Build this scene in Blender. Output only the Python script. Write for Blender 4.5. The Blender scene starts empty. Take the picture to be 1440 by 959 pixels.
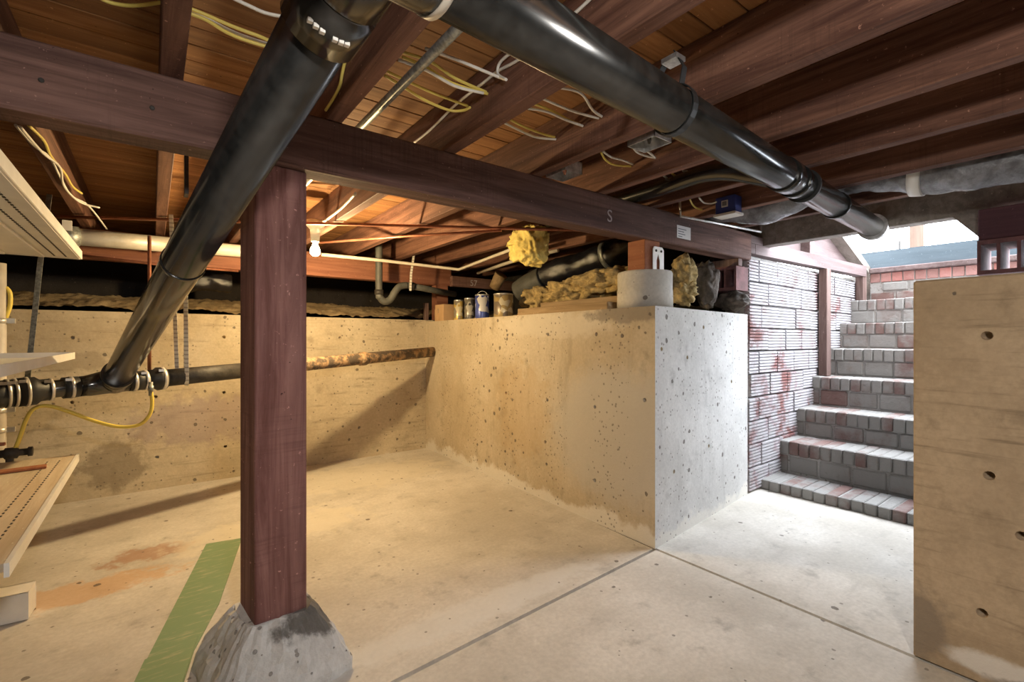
import bpy, bmesh, math, random
from mathutils import Vector, Matrix, noise
random.seed(7)
C = bpy.context.scene.collection
R = math.radians
# ------------------------------------------------------------------ camera, sky, light, exposure
H = 1.05                                   # eye height
F = 668.0                                  # focal length in pixels of the 1440 px frame
FX, FY = 0.6036, 0.7973                    # camera forward; +X runs with the beam, +Y with the joists
cam = bpy.data.cameras.new('camera'); co = bpy.data.objects.new('camera', cam); C.objects.link(co)
cam.sensor_width = 36; cam.lens = F/1440*36; cam.shift_y = -2.5/1440; cam.clip_start = 0.02
co.location = (0, 0, H); co.rotation_euler = (R(90), 0, -math.atan2(FX, FY))
bpy.context.scene.camera = co
vs = bpy.context.scene.view_settings
vs.view_transform = 'Standard'; vs.look = 'None'; vs.gamma = 1; vs.use_curve_mapping = False
vs.exposure = 0.85
W = bpy.data.worlds.new('sky'); bpy.context.scene.world = W; W.use_nodes = True
bg = W.node_tree.nodes['Background']; bg.inputs[0].default_value = (0.84, 0.91, 1.0, 1); bg.inputs[1].default_value = 10.0
pl = bpy.data.lights.new('hatch_portal', 'AREA'); pl.shape = 'RECTANGLE'; pl.size = 2.3; pl.size_y = 1.3
pl.cycles.is_portal = True                 # only guides the sampling of the sky through the hatch
po = bpy.data.objects.new('hatch_portal', pl); C.objects.link(po); po.location = (4.58, 1.05, 1.98)
BULB = Vector((0.806, 3.09, 1.60)); BULB2 = Vector((0.12, -0.45, 1.585))
BULB_W, BULB2_W = 56.0, 40.0

def px(x, y, u=None, v=None, z=None, s=None):
    """photo pixel -> point on the plane X=u, Y=v, Z=z or at depth s"""
    r = (x-720)/F; d = Vector((FX+FY*r, FY-FX*r, (477-y)/F))
    if u is not None: k = u/d.x
    elif v is not None: k = v/d.y
    elif z is not None: k = (z-H)/d.z
    else: k = s
    return Vector((0, 0, H))+d*k

# ------------------------------------------------------------------ materials
class NT:
    def __init__(s, name):
        s.m = bpy.data.materials.new(name); s.m.use_nodes = True; s.t = s.m.node_tree
        s.b = s.t.nodes['Principled BSDF']
        s.tc = s.t.nodes.new('ShaderNodeTexCoord'); s.geo = s.t.nodes.new('ShaderNodeNewGeometry'); s.oi = s.t.nodes.new('ShaderNodeObjectInfo')
    def link(s, a, b): s.t.links.new(a, b)
    def put(s, sock, val):
        if hasattr(val, 'is_output') or isinstance(val, bpy.types.NodeSocket): s.link(val, sock)
        else:
            sock.default_value = (*val, 1) if isinstance(val, tuple) and len(val) == 3 and sock.type == 'RGBA' else val
    def vec(s, scale=(1, 1, 1), world=False, rnd=False):
        mp = s.t.nodes.new('ShaderNodeMapping'); mp.inputs['Scale'].default_value = scale
        s.link(s.geo.outputs['Position'] if world else s.tc.outputs['Object'], mp.inputs['Vector'])
        if rnd:
            a = s.math('MULTIPLY', s.oi.outputs['Random'], 37.0); c = s.t.nodes.new('ShaderNodeCombineXYZ')
            for i in range(3): s.link(a, c.inputs[i])
            s.link(c.outputs[0], mp.inputs['Location'])
        return mp.outputs[0]
    def noise(s, v, scale=5, detail=6, rough=.6, dist=0):
        n = s.t.nodes.new('ShaderNodeTexNoise'); s.link(v, n.inputs['Vector'])
        n.inputs['Scale'].default_value = scale; n.inputs['Detail'].default_value = detail; n.inputs['Roughness'].default_value = rough; n.inputs['Distortion'].default_value = dist
        return n.outputs['Fac']
    def voro(s, v, scale):
        n = s.t.nodes.new('ShaderNodeTexVoronoi'); s.link(v, n.inputs['Vector']); n.inputs['Scale'].default_value = scale
        return n.outputs['Distance'], n.outputs['Color']
    def wave(s, v, scale, dist=4, det=3, axis='X', ds=1.5):
        n = s.t.nodes.new('ShaderNodeTexWave'); s.link(v, n.inputs['Vector']); n.bands_direction = axis
        n.inputs['Scale'].default_value = scale; n.inputs['Distortion'].default_value = dist; n.inputs['Detail'].default_value = det; n.inputs['Detail Scale'].default_value = ds
        return n.outputs['Fac']
    def math(s, op, a, b=0., clamp=False):
        n = s.t.nodes.new('ShaderNodeMath'); n.operation = op; n.use_clamp = clamp
        s.put(n.inputs[0], a); s.put(n.inputs[1], b); return n.outputs[0]
    def step(s, x, lo, hi, a=0., b=1.):
        n = s.t.nodes.new('ShaderNodeMapRange'); n.clamp = True; n.interpolation_type = 'SMOOTHSTEP'
        s.put(n.inputs['Value'], x); n.inputs['From Min'].default_value = lo; n.inputs['From Max'].default_value = hi
        n.inputs['To Min'].default_value = a; n.inputs['To Max'].default_value = b; return n.outputs['Result']
    def mix(s, f, a, b, mode='MIX'):
        n = s.t.nodes.new('ShaderNodeMix'); n.data_type = 'RGBA'; n.blend_type = mode
        s.put(n.inputs[0], f); s.put(n.inputs[6], a); s.put(n.inputs[7], b); return n.outputs[2]
    def blob(s, centre, rad, jag=.6):
        """0..1 mask around a world point with an irregular rim; rad may be a 3-tuple"""
        rr = rad if isinstance(rad, tuple) else (rad,)*3
        mp = s.t.nodes.new('ShaderNodeMapping'); mp.vector_type = 'TEXTURE'
        mp.inputs['Location'].default_value = centre; mp.inputs['Scale'].default_value = rr
        s.link(s.geo.outputs['Position'], mp.inputs['Vector'])
        ln = s.t.nodes.new('ShaderNodeVectorMath'); ln.operation = 'LENGTH'; s.link(mp.outputs[0], ln.inputs[0])
        nz = s.noise(s.vec(world=True), 11, 5, .65)
        return s.step(s.math('ADD', ln.outputs['Value'], s.math('MULTIPLY', s.math('SUBTRACT', nz, .5), jag*2)), .6, 1.0, 1, 0)
    def bump(s, h, strength=.3, d=.01):
        n = s.t.nodes.new('ShaderNodeBump'); n.inputs['Strength'].default_value = strength; n.inputs['Distance'].default_value = d
        s.link(h, n.inputs['Height']); s.link(n.outputs[0], s.b.inputs['Normal'])
    def done(s, col, rough=.8, metal=0., spec=.5):
        s.put(s.b.inputs['Base Color'], col); s.put(s.b.inputs['Roughness'], rough); s.b.inputs['Metallic'].default_value = metal
        s.b.inputs['Specular IOR Level'].default_value = spec; return s.m

def plain(name, c, rough=.6, metal=0., var=.25, scale=8., bump=.0, spec=.5):
    n = NT(name); v = n.vec(rnd=True); f = n.noise(v, scale, 6, .65)
    col = n.mix(n.step(f, .3, .7), tuple(x*(1-var) for x in c), tuple(min(1, x*(1+var*.6)) for x in c))
    if bump: n.bump(f, bump, .01)
    return n.done(col, rough, metal, spec)

def wood(name, a, b, axis='X', rough=.75, gscale=1., sawn=.0, spec=.3):
    """grain runs with the axis; sawn adds the cross marks of a rough saw"""
    n = NT(name); k = 'XYZ'.index(axis)
    sc = [22., 22., 22.]; sc[k] = 1.3
    v = n.vec(tuple(x*gscale for x in sc), rnd=True)
    g = n.noise(v, 1.0, 7, .7, .6)
    sc2 = [3., 3., 3.]; sc2[k] = .7
    big = n.noise(n.vec(tuple(sc2), rnd=True), 1.2, 5, .6)
    col = n.mix(n.step(g, .3, .72), a, b)
    col = n.mix(n.step(big, .35, .7), col, n.mix(.5, col, tuple(x*.45 for x in a)))
    spk = n.noise(n.vec(rnd=True), 70, 3, .6)
    col = n.mix(n.step(spk, .66, .76), col, tuple(min(1, x*1.6+.02) for x in b))
    col = n.mix(n.step(spk, .30, .24), col, tuple(x*.35 for x in a))
    h = g
    if sawn:
        sv = [2., 2., 2.]; sv[k] = 60.
        w = n.noise(n.vec(tuple(sv), rnd=True), 1.5, 5, .7, .4); w = n.math('MULTIPLY', w, n.step(n.noise(n.vec(rnd=True), 2.5, 4, .6), .35, .65, .45, 1.))
        col = n.mix(n.math('MULTIPLY', n.step(w, .4, .65), sawn), col, tuple(x*.6 for x in a)); h = n.math('ADD', g, n.math('MULTIPLY', w, .5))
    n.bump(h, .35, .006)
    return n.done(col, rough, 0, spec)

def concrete(name, a, b, streak=None, pits=.5, blobs=(), dark=(.12, .10, .08), crust=None, streak_amt=.5, bump=.35):
    n = NT(name); w = n.vec(world=True)
    big = n.noise(w, 1.5, 6, .62); mid = n.noise(w, 7, 7, .68); fine = n.noise(w, 60, 4, .6)
    col = n.mix(n.step(big, .34, .68), a, b)
    col = n.mix(n.step(mid, .54, .74, 0, .6), col, tuple(x*.58 for x in a))
    col = n.mix(n.step(mid, .42, .25, 0, .5), col, tuple(min(1, x*1.18) for x in b))
    if streak:
        st = n.noise(n.vec(streak, world=True), 1., 6, .7, .3)
        col = n.mix(n.step(st, .52, .75, 0, streak_amt), col, tuple(x*.55 for x in a))
        col = n.mix(n.step(st, .42, .25, 0, streak_amt*.6), col, tuple(min(1, x*1.15) for x in b))
    col = n.mix(n.step(fine, .3, .7, 0, .22), col, tuple(x*.55 for x in a))
    for c, rad, cc, amt, jag in blobs:
        col = n.mix(n.math('MULTIPLY', n.blob(c, rad, jag), amt), col, cc)
    if crust:                                                     # white salts along the foot of the wall
        sep = n.t.nodes.new('ShaderNodeSeparateXYZ'); n.link(n.geo.outputs['Position'], sep.inputs[0])
        e = n.math('ADD', sep.outputs['Z'], n.math('MULTIPLY', n.math('SUBTRACT', n.noise(w, 5, 6, .6), .5), .35))
        col = n.mix(n.step(e, crust, crust-.05, 0, .8), col, (.72, .69, .63))
    h = n.math('ADD', mid, n.math('MULTIPLY', fine, .3))
    if pits:
        pd, pc = n.voro(n.vec((1, 1, 1), world=True), 16); pn = n.noise(w, 45, 2, .5)
        sepc = n.t.nodes.new('ShaderNodeSeparateColor'); n.link(pc, sepc.inputs[0])
        size = n.step(sepc.outputs[0], 1-pits*.5, 1, .0, .2)
        pm = n.step(n.math('SUBTRACT', n.math('ADD', pd, n.math('MULTIPLY', n.math('SUBTRACT', pn, .5), .25)), size), .0, .03, 1, 0)
        pm = n.math('MULTIPLY', pm, n.step(size, .005, .03))
        col = n.mix(n.math('MULTIPLY', pm, .8), col, dark); h = n.math('SUBTRACT', h, n.math('MULTIPLY', pm, 1.2))
        qd, qc = n.voro(n.vec((1, 1, 1), world=True), 55); sq = n.t.nodes.new('ShaderNodeSeparateColor'); n.link(qc, sq.inputs[0])
        qs = n.step(sq.outputs[0], 1-pits*.3, 1, .0, .34); qm = n.math('MULTIPLY', n.step(n.math('SUBTRACT', n.math('ADD', qd, n.math('MULTIPLY', n.math('SUBTRACT', pn, .5), .3)), qs), 0, .05, 1, 0), n.step(qs, .005, .03))
        col = n.mix(n.math('MULTIPLY', qm, .6), col, dark); h = n.math('SUBTRACT', h, qm)
    n.bump(h, bump, .012)
    return n.done(col, .88, 0, .25)

def emit(name, c, k):
    n = NT(name); n.b.inputs['Emission Color'].default_value = (*c, 1); n.b.inputs['Emission Strength'].default_value = k
    return n.done(c, .4)

M = {}
TAN, TAN2 = (.46, .38, .265), (.60, .52, .385)
M['floor'] = concrete('floor_concrete', (.52, .48, .42), (.70, .66, .60), streak=(3, 9, 3), streak_amt=.3, pits=.12, blobs=[
    ((-.02, 2.93, 0), (.20, .12, .1), (.36, .16, .07), .6, 1.0), ((-.25, 2.66, 0), (.40, .13, .1), (.60, .33, .13), .55, 1.0),
    ((.55, 2.9, 0), (.55, .3, .1), (.70, .64, .52), .6, .8), ((1.3, 3.6, 0), (.8, .4, .1), (.68, .62, .50), .45, .8),
    ((1.05, 1.55, 0), (.75, .1, .1), (.66, .65, .62), .6, .6)], bump=.12)
M['wall_back'] = concrete('board_marked_concrete', TAN, TAN2, streak=(2.2, 2.2, 30), pits=.6, streak_amt=.85, crust=-.02, blobs=[
    ((.3, 4.16, .45), (.5, .3, .22), (.33, .26, .25), .6, .8), ((-.2, 4.16, .2), (.2, .3, .2), (.2, .16, .11), .6, .8), ((-.45, 4.16, .9), (.3, .3, .08), (.27, .22, .15), .5, .9)])
M['wall_inner'] = concrete('old_tan_concrete', (.47, .385, .265), (.60, .52, .40), streak=(12, 12, 2.0), pits=.85, streak_amt=.4, crust=.09, blobs=[
    ((2.04, 1.75, .52), (.3, .62, .46), (.50, .47, .42), .75, .25), ((2.05, 2.3, 1.14), (.3, .7, .10), (.62, .56, .46), .6, .7),
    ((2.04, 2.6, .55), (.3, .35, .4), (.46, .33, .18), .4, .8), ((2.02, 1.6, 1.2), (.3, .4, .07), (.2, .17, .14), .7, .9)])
M['whitewash'] = concrete('whitewashed_concrete', (.56, .55, .53), (.72, .71, .69), streak=(9, 9, 1.3), pits=.95, streak_amt=.45, dark=(.10, .085, .07), crust=.07)
M['wall_stub'] = concrete('tan_form_concrete', (.40, .30, .195), (.54, .42, .285), streak=(2.5, 2.5, 34), pits=.45, streak_amt=.85, blobs=[
    ((2.01, .23, .06), (.3, .17, .05), (.74, .70, .64), .95, .5), ((2.01, .17, .03), (.3, .14, .03), (.14, .10, .07), .8, .6), ((2.01, .45, .12), (.3, .1, .15), (.22, .18, .14), .7, .8)])
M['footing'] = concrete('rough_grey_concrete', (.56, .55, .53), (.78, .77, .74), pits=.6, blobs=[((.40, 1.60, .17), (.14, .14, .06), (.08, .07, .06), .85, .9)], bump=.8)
M['pier'] = concrete('smooth_grey_concrete', (.52, .49, .44), (.66, .63, .57), pits=.35, bump=.15)
M['soil'] = concrete('dry_soil', (.32, .235, .13), (.52, .40, .235), pits=0, bump=1.)
M['dark_wall'] = concrete('void_dark_foundation', (.035, .03, .027), (.06, .05, .045), pits=.2)  # near-black tone puts the darkness of the unlit crawl space into the colour
M['mortar'] = concrete('grey_mortar', (.26, .25, .235), (.42, .40, .38), pits=.6, bump=.7)
M['joint'] = plain('joint_filler', (.09, .08, .07), .95, bump=.6, scale=40)
M['joist'] = wood('joist_fir', (.085, .036, .025), (.28, .140, .092), 'Y', sawn=.3)
M['board'] = wood('subfloor_board', (.23, .10, .036), (.42, .21, .085), 'X')
M['beam'] = wood('dark_red_beam', (.080, .038, .030), (.27, .150, .120), 'X', sawn=.4)
M['post'] = wood('red_brown_post', (.145, .055, .046), (.37, .190, .168), 'Z', sawn=.3)
M['girder'] = wood('red_girder', (.20, .075, .045), (.34, .15, .09), 'X')
M['cutwood'] = wood('orange_block', (.30, .10, .045), (.42, .17, .08), 'Y')
M['greywood'] = wood('weathered_wood', (.20, .17, .145), (.36, .32, .28), 'X')
M['greywood_z'] = wood('weathered_stud', (.10, .055, .045), (.22, .15, .13), 'Z')
M['pinkwood'] = wood('whitewashed_plate', (.13, .085, .08), (.23, .175, .17), 'X')
M['purple'] = wood('purple_red_plate', (.085, .035, .045), (.15, .065, .075), 'Y')
M['lumber'] = wood('dirty_lumber', (.26, .17, .085), (.42, .30, .17), 'Y')
M['ply'] = wood('pale_pine', (.58, .44, .28), (.72, .60, .44), 'Y')
M['abs'] = plain('black_abs', (.020, .020, .019), .19, var=.5, scale=30, spec=.95)
M['rubber'] = plain('black_rubber', (.018, .018, .018), .5)
M['iron'] = plain('black_cast_iron', (.035, .030, .025), .6, var=.6, scale=25, bump=.4)
n = NT('rusty_iron'); f = n.noise(n.vec(), 14, 6, .7)
M['rust'] = n.done(n.mix(n.step(f, .42, .62), (.10, .075, .055), n.mix(n.noise(n.vec(), 60, 3), (.36, .17, .06), (.55, .42, .26))), .85)
M['steel'] = plain('galvanised_steel', (.74, .74, .73), .38, .85, var=.35, scale=30)
M['clamp'] = plain('bright_clamp', (.75, .72, .66), .35, .6, var=.2)
M['dullsteel'] = plain('dull_zinc', (.36, .38, .36), .5, .7, var=.45, scale=60)
M['duct'] = plain('vent_pipe', (.60, .56, .48), .5, .3, var=.2)
M['copper'] = plain('copper', (.48, .20, .12), .42, .7, var=.3, scale=12)
M['yellow'] = plain('yellow_cable', (.72, .58, .14), .45, var=.1)
M['white'] = plain('white_cable', (.72, .69, .62), .5, var=.12)
M['hose'] = plain('yellow_hose', (.78, .60, .10), .45, var=.08)
M['pvc'] = plain('white_pvc', (.66, .60, .50), .45, var=.12)
M['shelf'] = plain('white_enamel', (.82, .79, .73), .4, var=.08)
M['slot'] = plain('dark_slot', (.06, .05, .04), .8)
n = NT('green_paint'); f = n.noise(n.vec((3, 14, 3)), 3, 6, .65)
M['green'] = n.done(n.mix(n.step(f, .5, .72), (.19, .29, .15), (.38, .38, .24)), .6)
M['blue'] = plain('blue_box', (.045, .065, .26), .4, var=.15)
M['paper'] = plain('paper', (.72, .70, .69), .8, var=.05)
M['ink'] = plain('grey_ink', (.2, .2, .22), .8)
M['chalk'] = plain('chalk', (.5, .44, .44), .9)
M['bwrap'] = plain('black_plastic_wrap', (.014, .014, .018), .22, var=.5, scale=20, bump=.9, spec=.8)
M['gwrap'] = plain('grey_plastic_wrap', (.23, .23, .25), .24, var=.5, scale=16, bump=1., spec=.8)
M['felt'] = plain('dark_grey_sleeve', (.085, .085, .075), .6, var=.4, bump=.4)
M['fibre'] = plain('yellow_fibreglass', (.80, .64, .20), .95, var=.22, scale=18, bump=.9)
M['wool'] = plain('mineral_wool', (.46, .34, .15), .95, var=.5, scale=30, bump=1.)
M['rock'] = plain('dark_stone', (.12, .10, .085), .9, var=.6, scale=20, bump=1.)
M['card'] = plain('cardboard', (.56, .36, .19), .85, var=.08)
M['fascia'] = wood('blue_grey_fascia', (.12, .16, .19), (.16, .205, .24), 'Y')
M['fence'] = wood('pink_fence_post', (.11, .075, .06), (.16, .115, .095), 'Z')
M['hollow'] = plain('purple_brown_clay', (.17, .075, .075), .85, var=.35, scale=14, bump=.4)
M['bulb'] = emit('bulb_glass', (1., .80, .46), 30.)
M['porcelain'] = plain('porcelain', (.7, .66, .58), .3, var=.05)
M['black'] = plain('black_strap', (.02, .02, .02), .5)

def brickmat(name, red, grey, amt, wash=None, lo=.45):
    n = NT(name); w = n.vec(world=True); v = n.vec(rnd=True)
    f = n.noise(w, 3.5, 6, .65); g = n.noise(w, 22, 5, .65)
    base = n.mix(n.step(n.oi.outputs['Random'], 0, 1, 0, .7), red, tuple(x*.6 for x in red))
    col = n.mix(n.math('MULTIPLY', n.step(n.math('ADD', f, n.math('MULTIPLY', n.math('SUBTRACT', n.oi.outputs['Random'], .5), .35)), lo-.12, lo+.12), amt), base, grey)
    if wash: col = n.mix(n.step(n.math('ADD', f, n.math('MULTIPLY', n.math('SUBTRACT', g, .5), .5)), wash[1]-.1, wash[1]+.1, 0, .95), col, wash[0])
    col = n.mix(n.step(g, .6, .75, 0, .5), col, tuple(x*.5 for x in grey))
    n.bump(g, .7, .012); return n.done(col, .9, 0, .2)
M['stepbrick'] = brickmat('grimy_step_brick', (.20, .125, .11), (.27, .26, .245), 1.0, lo=.38)
M['redbrick'] = brickmat('red_brick', (.36, .15, .13), (.34, .25, .23), .4)
M['tile'] = brickmat('whitewashed_tile', (.24, .11, .10), (.32, .25, .255), .75, wash=((.43, .415, .43), .43))

# ------------------------------------------------------------------ mesh helpers
def bm_new(): return bmesh.new()
def box(bm, a, b, rot=None, piv=None, bev=0., mat=0):
    a, b = Vector(a), Vector(b); c = (a+b)/2; d = b-a
    vs_ = [bm.verts.new(Vector(((i & 1)-.5, ((i >> 1) & 1)-.5, ((i >> 2) & 1)-.5))*d+c) for i in range(8)] if False else \
          [bm.verts.new((c.x+d.x*((i & 1)-.5), c.y+d.y*(((i >> 1) & 1)-.5), c.z+d.z*(((i >> 2) & 1)-.5))) for i in range(8)]
    fs = [bm.faces.new([vs_[k] for k in q]) for q in ((0, 2, 3, 1), (4, 5, 7, 6), (0, 1, 5, 4), (2, 6, 7, 3), (0, 4, 6, 2), (1, 3, 7, 5))]
    for f in fs: f.material_index = mat
    if rot is not None: bmesh.ops.rotate(bm, verts=vs_, cent=piv if piv is not None else c, matrix=rot)
    if bev:
        es = list({e for f in fs for e in f.edges}); bmesh.ops.bevel(bm, geom=es, offset=bev, segments=1, affect='EDGES', profile=.5)
    return bm
def prism(bm, poly, z0, z1, axis='Z'):
    """polygon (list of 2D) extruded; axis Z: poly in XY, Y: poly in XZ, X: poly in YZ"""
    def p3(p, h): return {'Z': (p[0], p[1], h), 'Y': (p[0], h, p[1]), 'X': (h, p[0], p[1])}[axis]
    a = [bm.verts.new(p3(p, z0)) for p in poly]; b = [bm.verts.new(p3(p, z1)) for p in poly]
    n = len(poly); bm.faces.new(a[::-1]); bm.faces.new(b)
    for i in range(n): bm.faces.new((a[i], a[(i+1) % n], b[(i+1) % n], b[i]))
    bmesh.ops.recalc_face_normals(bm, faces=bm.faces[:]); return bm
def frames(pts):
    n = len(pts); T = []
    for i in range(n): T.append((pts[min(i+1, n-1)]-pts[max(i-1, 0)]).normalized())
    up = Vector((0, 0, 1)) if abs(T[0].z) < .9 else Vector((1, 0, 0))
    x = T[0].cross(up).normalized(); out = []
    for t in T:
        x = (x-t*x.dot(t)).normalized(); out.append((t, x, t.cross(x)))
    return out
def tube(bm, pts, r, seg=12, cap=True):
    pts = [Vector(p) for p in pts]; rr = r if isinstance(r, (list, tuple)) else [r]*len(pts); rings = []
    for p, (t, x, y), q in zip(pts, frames(pts), rr):
        rings.append([bm.verts.new(p+(x*math.cos(2*math.pi*k/seg)+y*math.sin(2*math.pi*k/seg))*q) for k in range(seg)])
    for a, b in zip(rings, rings[1:]):
        for k in range(seg):
            f = bm.faces.new((a[k], a[(k+1) % seg], b[(k+1) % seg], b[k])); f.smooth = True
    if cap: bm.faces.new(rings[0][::-1]); bm.faces.new(rings[-1])
    return bm
def lathe(bm, base, axis, prof, seg=24):
    """profile of (distance along axis, radius) from a base point"""
    axis = Vector(axis).normalized(); base = Vector(base)
    ref = Vector((0, 0, 1)) if abs(axis.z) < .9 else Vector((1, 0, 0)); x = axis.cross(ref).normalized(); y = axis.cross(x)
    rings = [[bm.verts.new(base+axis*d+(x*math.cos(2*math.pi*k/seg)+y*math.sin(2*math.pi*k/seg))*max(r, .0004)) for k in range(seg)] for d, r in prof]
    for i, (a, b) in enumerate(zip(rings, rings[1:])):
        for k in range(seg):
            f = bm.faces.new((a[k], a[(k+1) % seg], b[(k+1) % seg], b[k])); f.smooth = abs(prof[i][0]-prof[i+1][0]) > 1e-4
    bm.faces.new(rings[0][::-1]); bm.faces.new(rings[-1]); bmesh.ops.recalc_face_normals(bm, faces=bm.faces[:]); return bm
def ribbon(bm, pts, w, th, wdir):
    """flat strap of width w (along wdir) and thickness th"""
    pts = [Vector(p) for p in pts]; wd = Vector(wdir).normalized(); rings = []
    for i, p in enumerate(pts):
        t = (pts[min(i+1, len(pts)-1)]-pts[max(i-1, 0)]).normalized(); ww = (wd-t*wd.dot(t)).normalized(); nn = t.cross(ww)
        rings.append([bm.verts.new(p+ww*a*w/2+nn*b*th/2) for a, b in ((-1, -1), (1, -1), (1, 1), (-1, 1))])
    for a, b in zip(rings, rings[1:]):
        for k in range(4): bm.faces.new((a[k], a[(k+1) % 4], b[(k+1) % 4], b[k]))
    bm.faces.new(rings[0][::-1]); bm.faces.new(rings[-1]); bmesh.ops.recalc_face_normals(bm, faces=bm.faces[:]); return bm
def spline(pts, n=6):
    pts = [Vector(p) for p in pts]; P = [pts[0]]+pts+[pts[-1]]; out = []
    for i in range(1, len(P)-2):
        a, b, c, d = P[i-1:i+3]
        for k in range(n):
            t = k/n; out.append(.5*((2*b)+(c-a)*t+(2*a-5*b+4*c-d)*t*t+(3*b-a-3*c+d)*t**3))
    out.append(pts[-1]); return out
def lump(bm, c, rad, amp=.25, freq=3., sub=4, seed=0., rot=None):
    r = bmesh.ops.create_icosphere(bm, subdivisions=sub, radius=1); c = Vector(c)
    for v in r['verts']:
        p = v.co.copy(); k = 1+amp*noise.fractal(p*freq*.5+Vector((seed, seed*1.7, -seed)), .8, 2., 4)
        q = Vector((p.x*rad[0], p.y*rad[1], p.z*rad[2]))*k
        if rot is not None: q = rot @ q
        v.co = q+c
        for f in v.link_faces: f.smooth = True
    return bm
def mesh_of(name, bm, mats, origin):
    bmesh.ops.translate(bm, verts=bm.verts[:], vec=-Vector(origin)); me = bpy.data.meshes.new(name); bm.to_mesh(me); bm.free()
    for m in (mats if isinstance(mats, list) else [mats]): me.materials.append(M[m])
    return me
def base_of(bm):
    xs = [v.co for v in bm.verts]; lo = [min(p[i] for p in xs) for i in range(3)]; hi = [max(p[i] for p in xs) for i in range(3)]
    return Vector(((lo[0]+hi[0])/2, (lo[1]+hi[1])/2, lo[2]))
def tag(o, label, cat, group=None):
    o['label'] = label; o['category'] = cat
    if group: o['group'] = group
    return o
def single(name, bm, m, label, cat, group=None):
    c = base_of(bm); o = bpy.data.objects.new(name, mesh_of(name, bm, m, c)); C.objects.link(o); o.location = c
    return tag(o, label, cat, group)
def thing(name, loc, label, cat, group=None):
    o = bpy.data.objects.new(name, None); C.objects.link(o); o.location = loc; o.empty_display_size = .05
    return tag(o, label, cat, group)
def root_loc(p):
    v = Vector((0, 0, 0))
    while p is not None: v += p.location; p = p.parent
    return v
def part(name, bm, m, parent, label=None):
    o = bpy.data.objects.new(name, mesh_of(name, bm, m, root_loc(parent))); C.objects.link(o); o.parent = parent
    if label: o['label'] = label
    return o
def piece(name, me, parent, loc, rz=0., sc=None):
    """one more copy of a shared mesh at a world place"""
    o = bpy.data.objects.new(name, me); C.objects.link(o); o.parent = parent; o.location = Vector(loc)-root_loc(parent); o.rotation_euler = (0, 0, rz)
    if sc: o.scale = sc
    return o
def struct(name, bm, m, label, cat='structure'):
    o = bpy.data.objects.new(name, mesh_of(name, bm, m, (0, 0, 0))); C.objects.link(o); o['kind'] = 'structure'
    o['label'] = label; o['category'] = cat; return o
def shell(name, label, cat):
    o = bpy.data.objects.new(name, None); C.objects.link(o); o['kind'] = 'structure'; o['label'] = label; o['category'] = cat; return o
def drill(o, holes, depth=.045):
    """real tie holes: holes are (point, outward normal, radius)"""
    bm = bm_new()
    for p, nrm, r in holes: lathe(bm, Vector(p)+Vector(nrm)*.01, -Vector(nrm), [(0, r*1.25), (.012, r*1.1), (depth, r*.7)], 10)
    me = bpy.data.meshes.new('cut'); bm.to_mesh(me); bm.free(); c = bpy.data.objects.new('cut', me); C.objects.link(c)
    md = o.modifiers.new('b', 'BOOLEAN'); md.object = c; md.operation = 'DIFFERENCE'; md.solver = 'EXACT'
    dg = bpy.context.evaluated_depsgraph_get(); new = bpy.data.meshes.new_from_object(o.evaluated_get(dg)); o.modifiers.clear(); o.data = new
    bpy.data.objects.remove(c); bpy.data.meshes.remove(me)
def text_mesh(body, size, m, origin, xdir, ydir, th=.0006):
    cu = bpy.data.curves.new('t', 'FONT'); cu.body = body; cu.size = size; cu.extrude = th; t = bpy.data.objects.new('t', cu); C.objects.link(t)
    dg = bpy.context.evaluated_depsgraph_get(); me = bpy.data.meshes.new_from_object(t.evaluated_get(dg)); bpy.data.objects.remove(t); bpy.data.curves.remove(cu)
    x, y = Vector(xdir).normalized(), Vector(ydir).normalized(); z = x.cross(y)
    bm = bm_new(); bm.from_mesh(me); bpy.data.meshes.remove(me)
    for v in bm.verts: v.co = Vector(origin)+x*v.co.x+y*v.co.y+z*v.co.z
    return bm

# ------------------------------------------------------------------ the setting
JZ, SZ = 1.758, 1.950                      # joist undersides, subfloor underside
U1 = 2.008                                 # line of the inner wall, the opening and the right wall
fl = shell('floor', 'pale worn concrete floor slabs with dark joints', 'floor')
bm = bm_new(); box(bm, (-3.2, -2.8, -.12), (5.8, 5.7, -.03)); part('slab_bed', bm, 'joint', fl)
jv = lambda u: 1.463+(u-2.006)*.060         # the joint that leaves the corner of the inner wall
g = .009
for poly in ([(-3, jv(-3)+g), (2.0, jv(2.0)+g), (2.14, 4.25), (-3, 4.25)], [(-3, -2.6), (U1-g, -2.6), (U1-g, jv(2.)-g), (-3, jv(-3)-g)], [(U1+g, -2.6), (3.5, -2.6), (3.5, 1.75), (U1+g, 1.5)]):
    b = bm_new(); prism(b, poly, -.1, 0); part('floor_slab', b, 'floor', fl)

bm = bm_new(); box(bm, (-3, 4.16, 0), (2.3, 4.40, 1.235)); wb = struct('wall_back', bm, 'wall_back', 'long tan concrete wall behind the rusty pipe', 'wall')
drill(wb, [(px(x, y, v=4.16), (0, -1, 0), .011) for x, y in ((102, 475), (101, 566), (219, 475), (219, 558), (315, 474), (315, 552), (317, 628), (221, 643), (103, 657), (576, 595), (505, 601), (560, 470), (478, 475))])
bm = bm_new(); prism(bm, [(2.006, 1.463), (3.22, 1.605), (3.22, 4.40), (2.30, 4.40), (2.105, 4.16)], 0, 1.218)
bm.faces.ensure_lookup_table()
for f in bm.faces:
    if f.normal.y < -.9: f.material_index = 1
wi = struct('wall_inner', bm, ['wall_inner', 'whitewash'], 'tan concrete retaining wall with a whitewashed end beside the stairs', 'wall')
iz = lambda x, y: px(560+x/2.46, 400+y/2.46, v=None, u=2.05)
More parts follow.
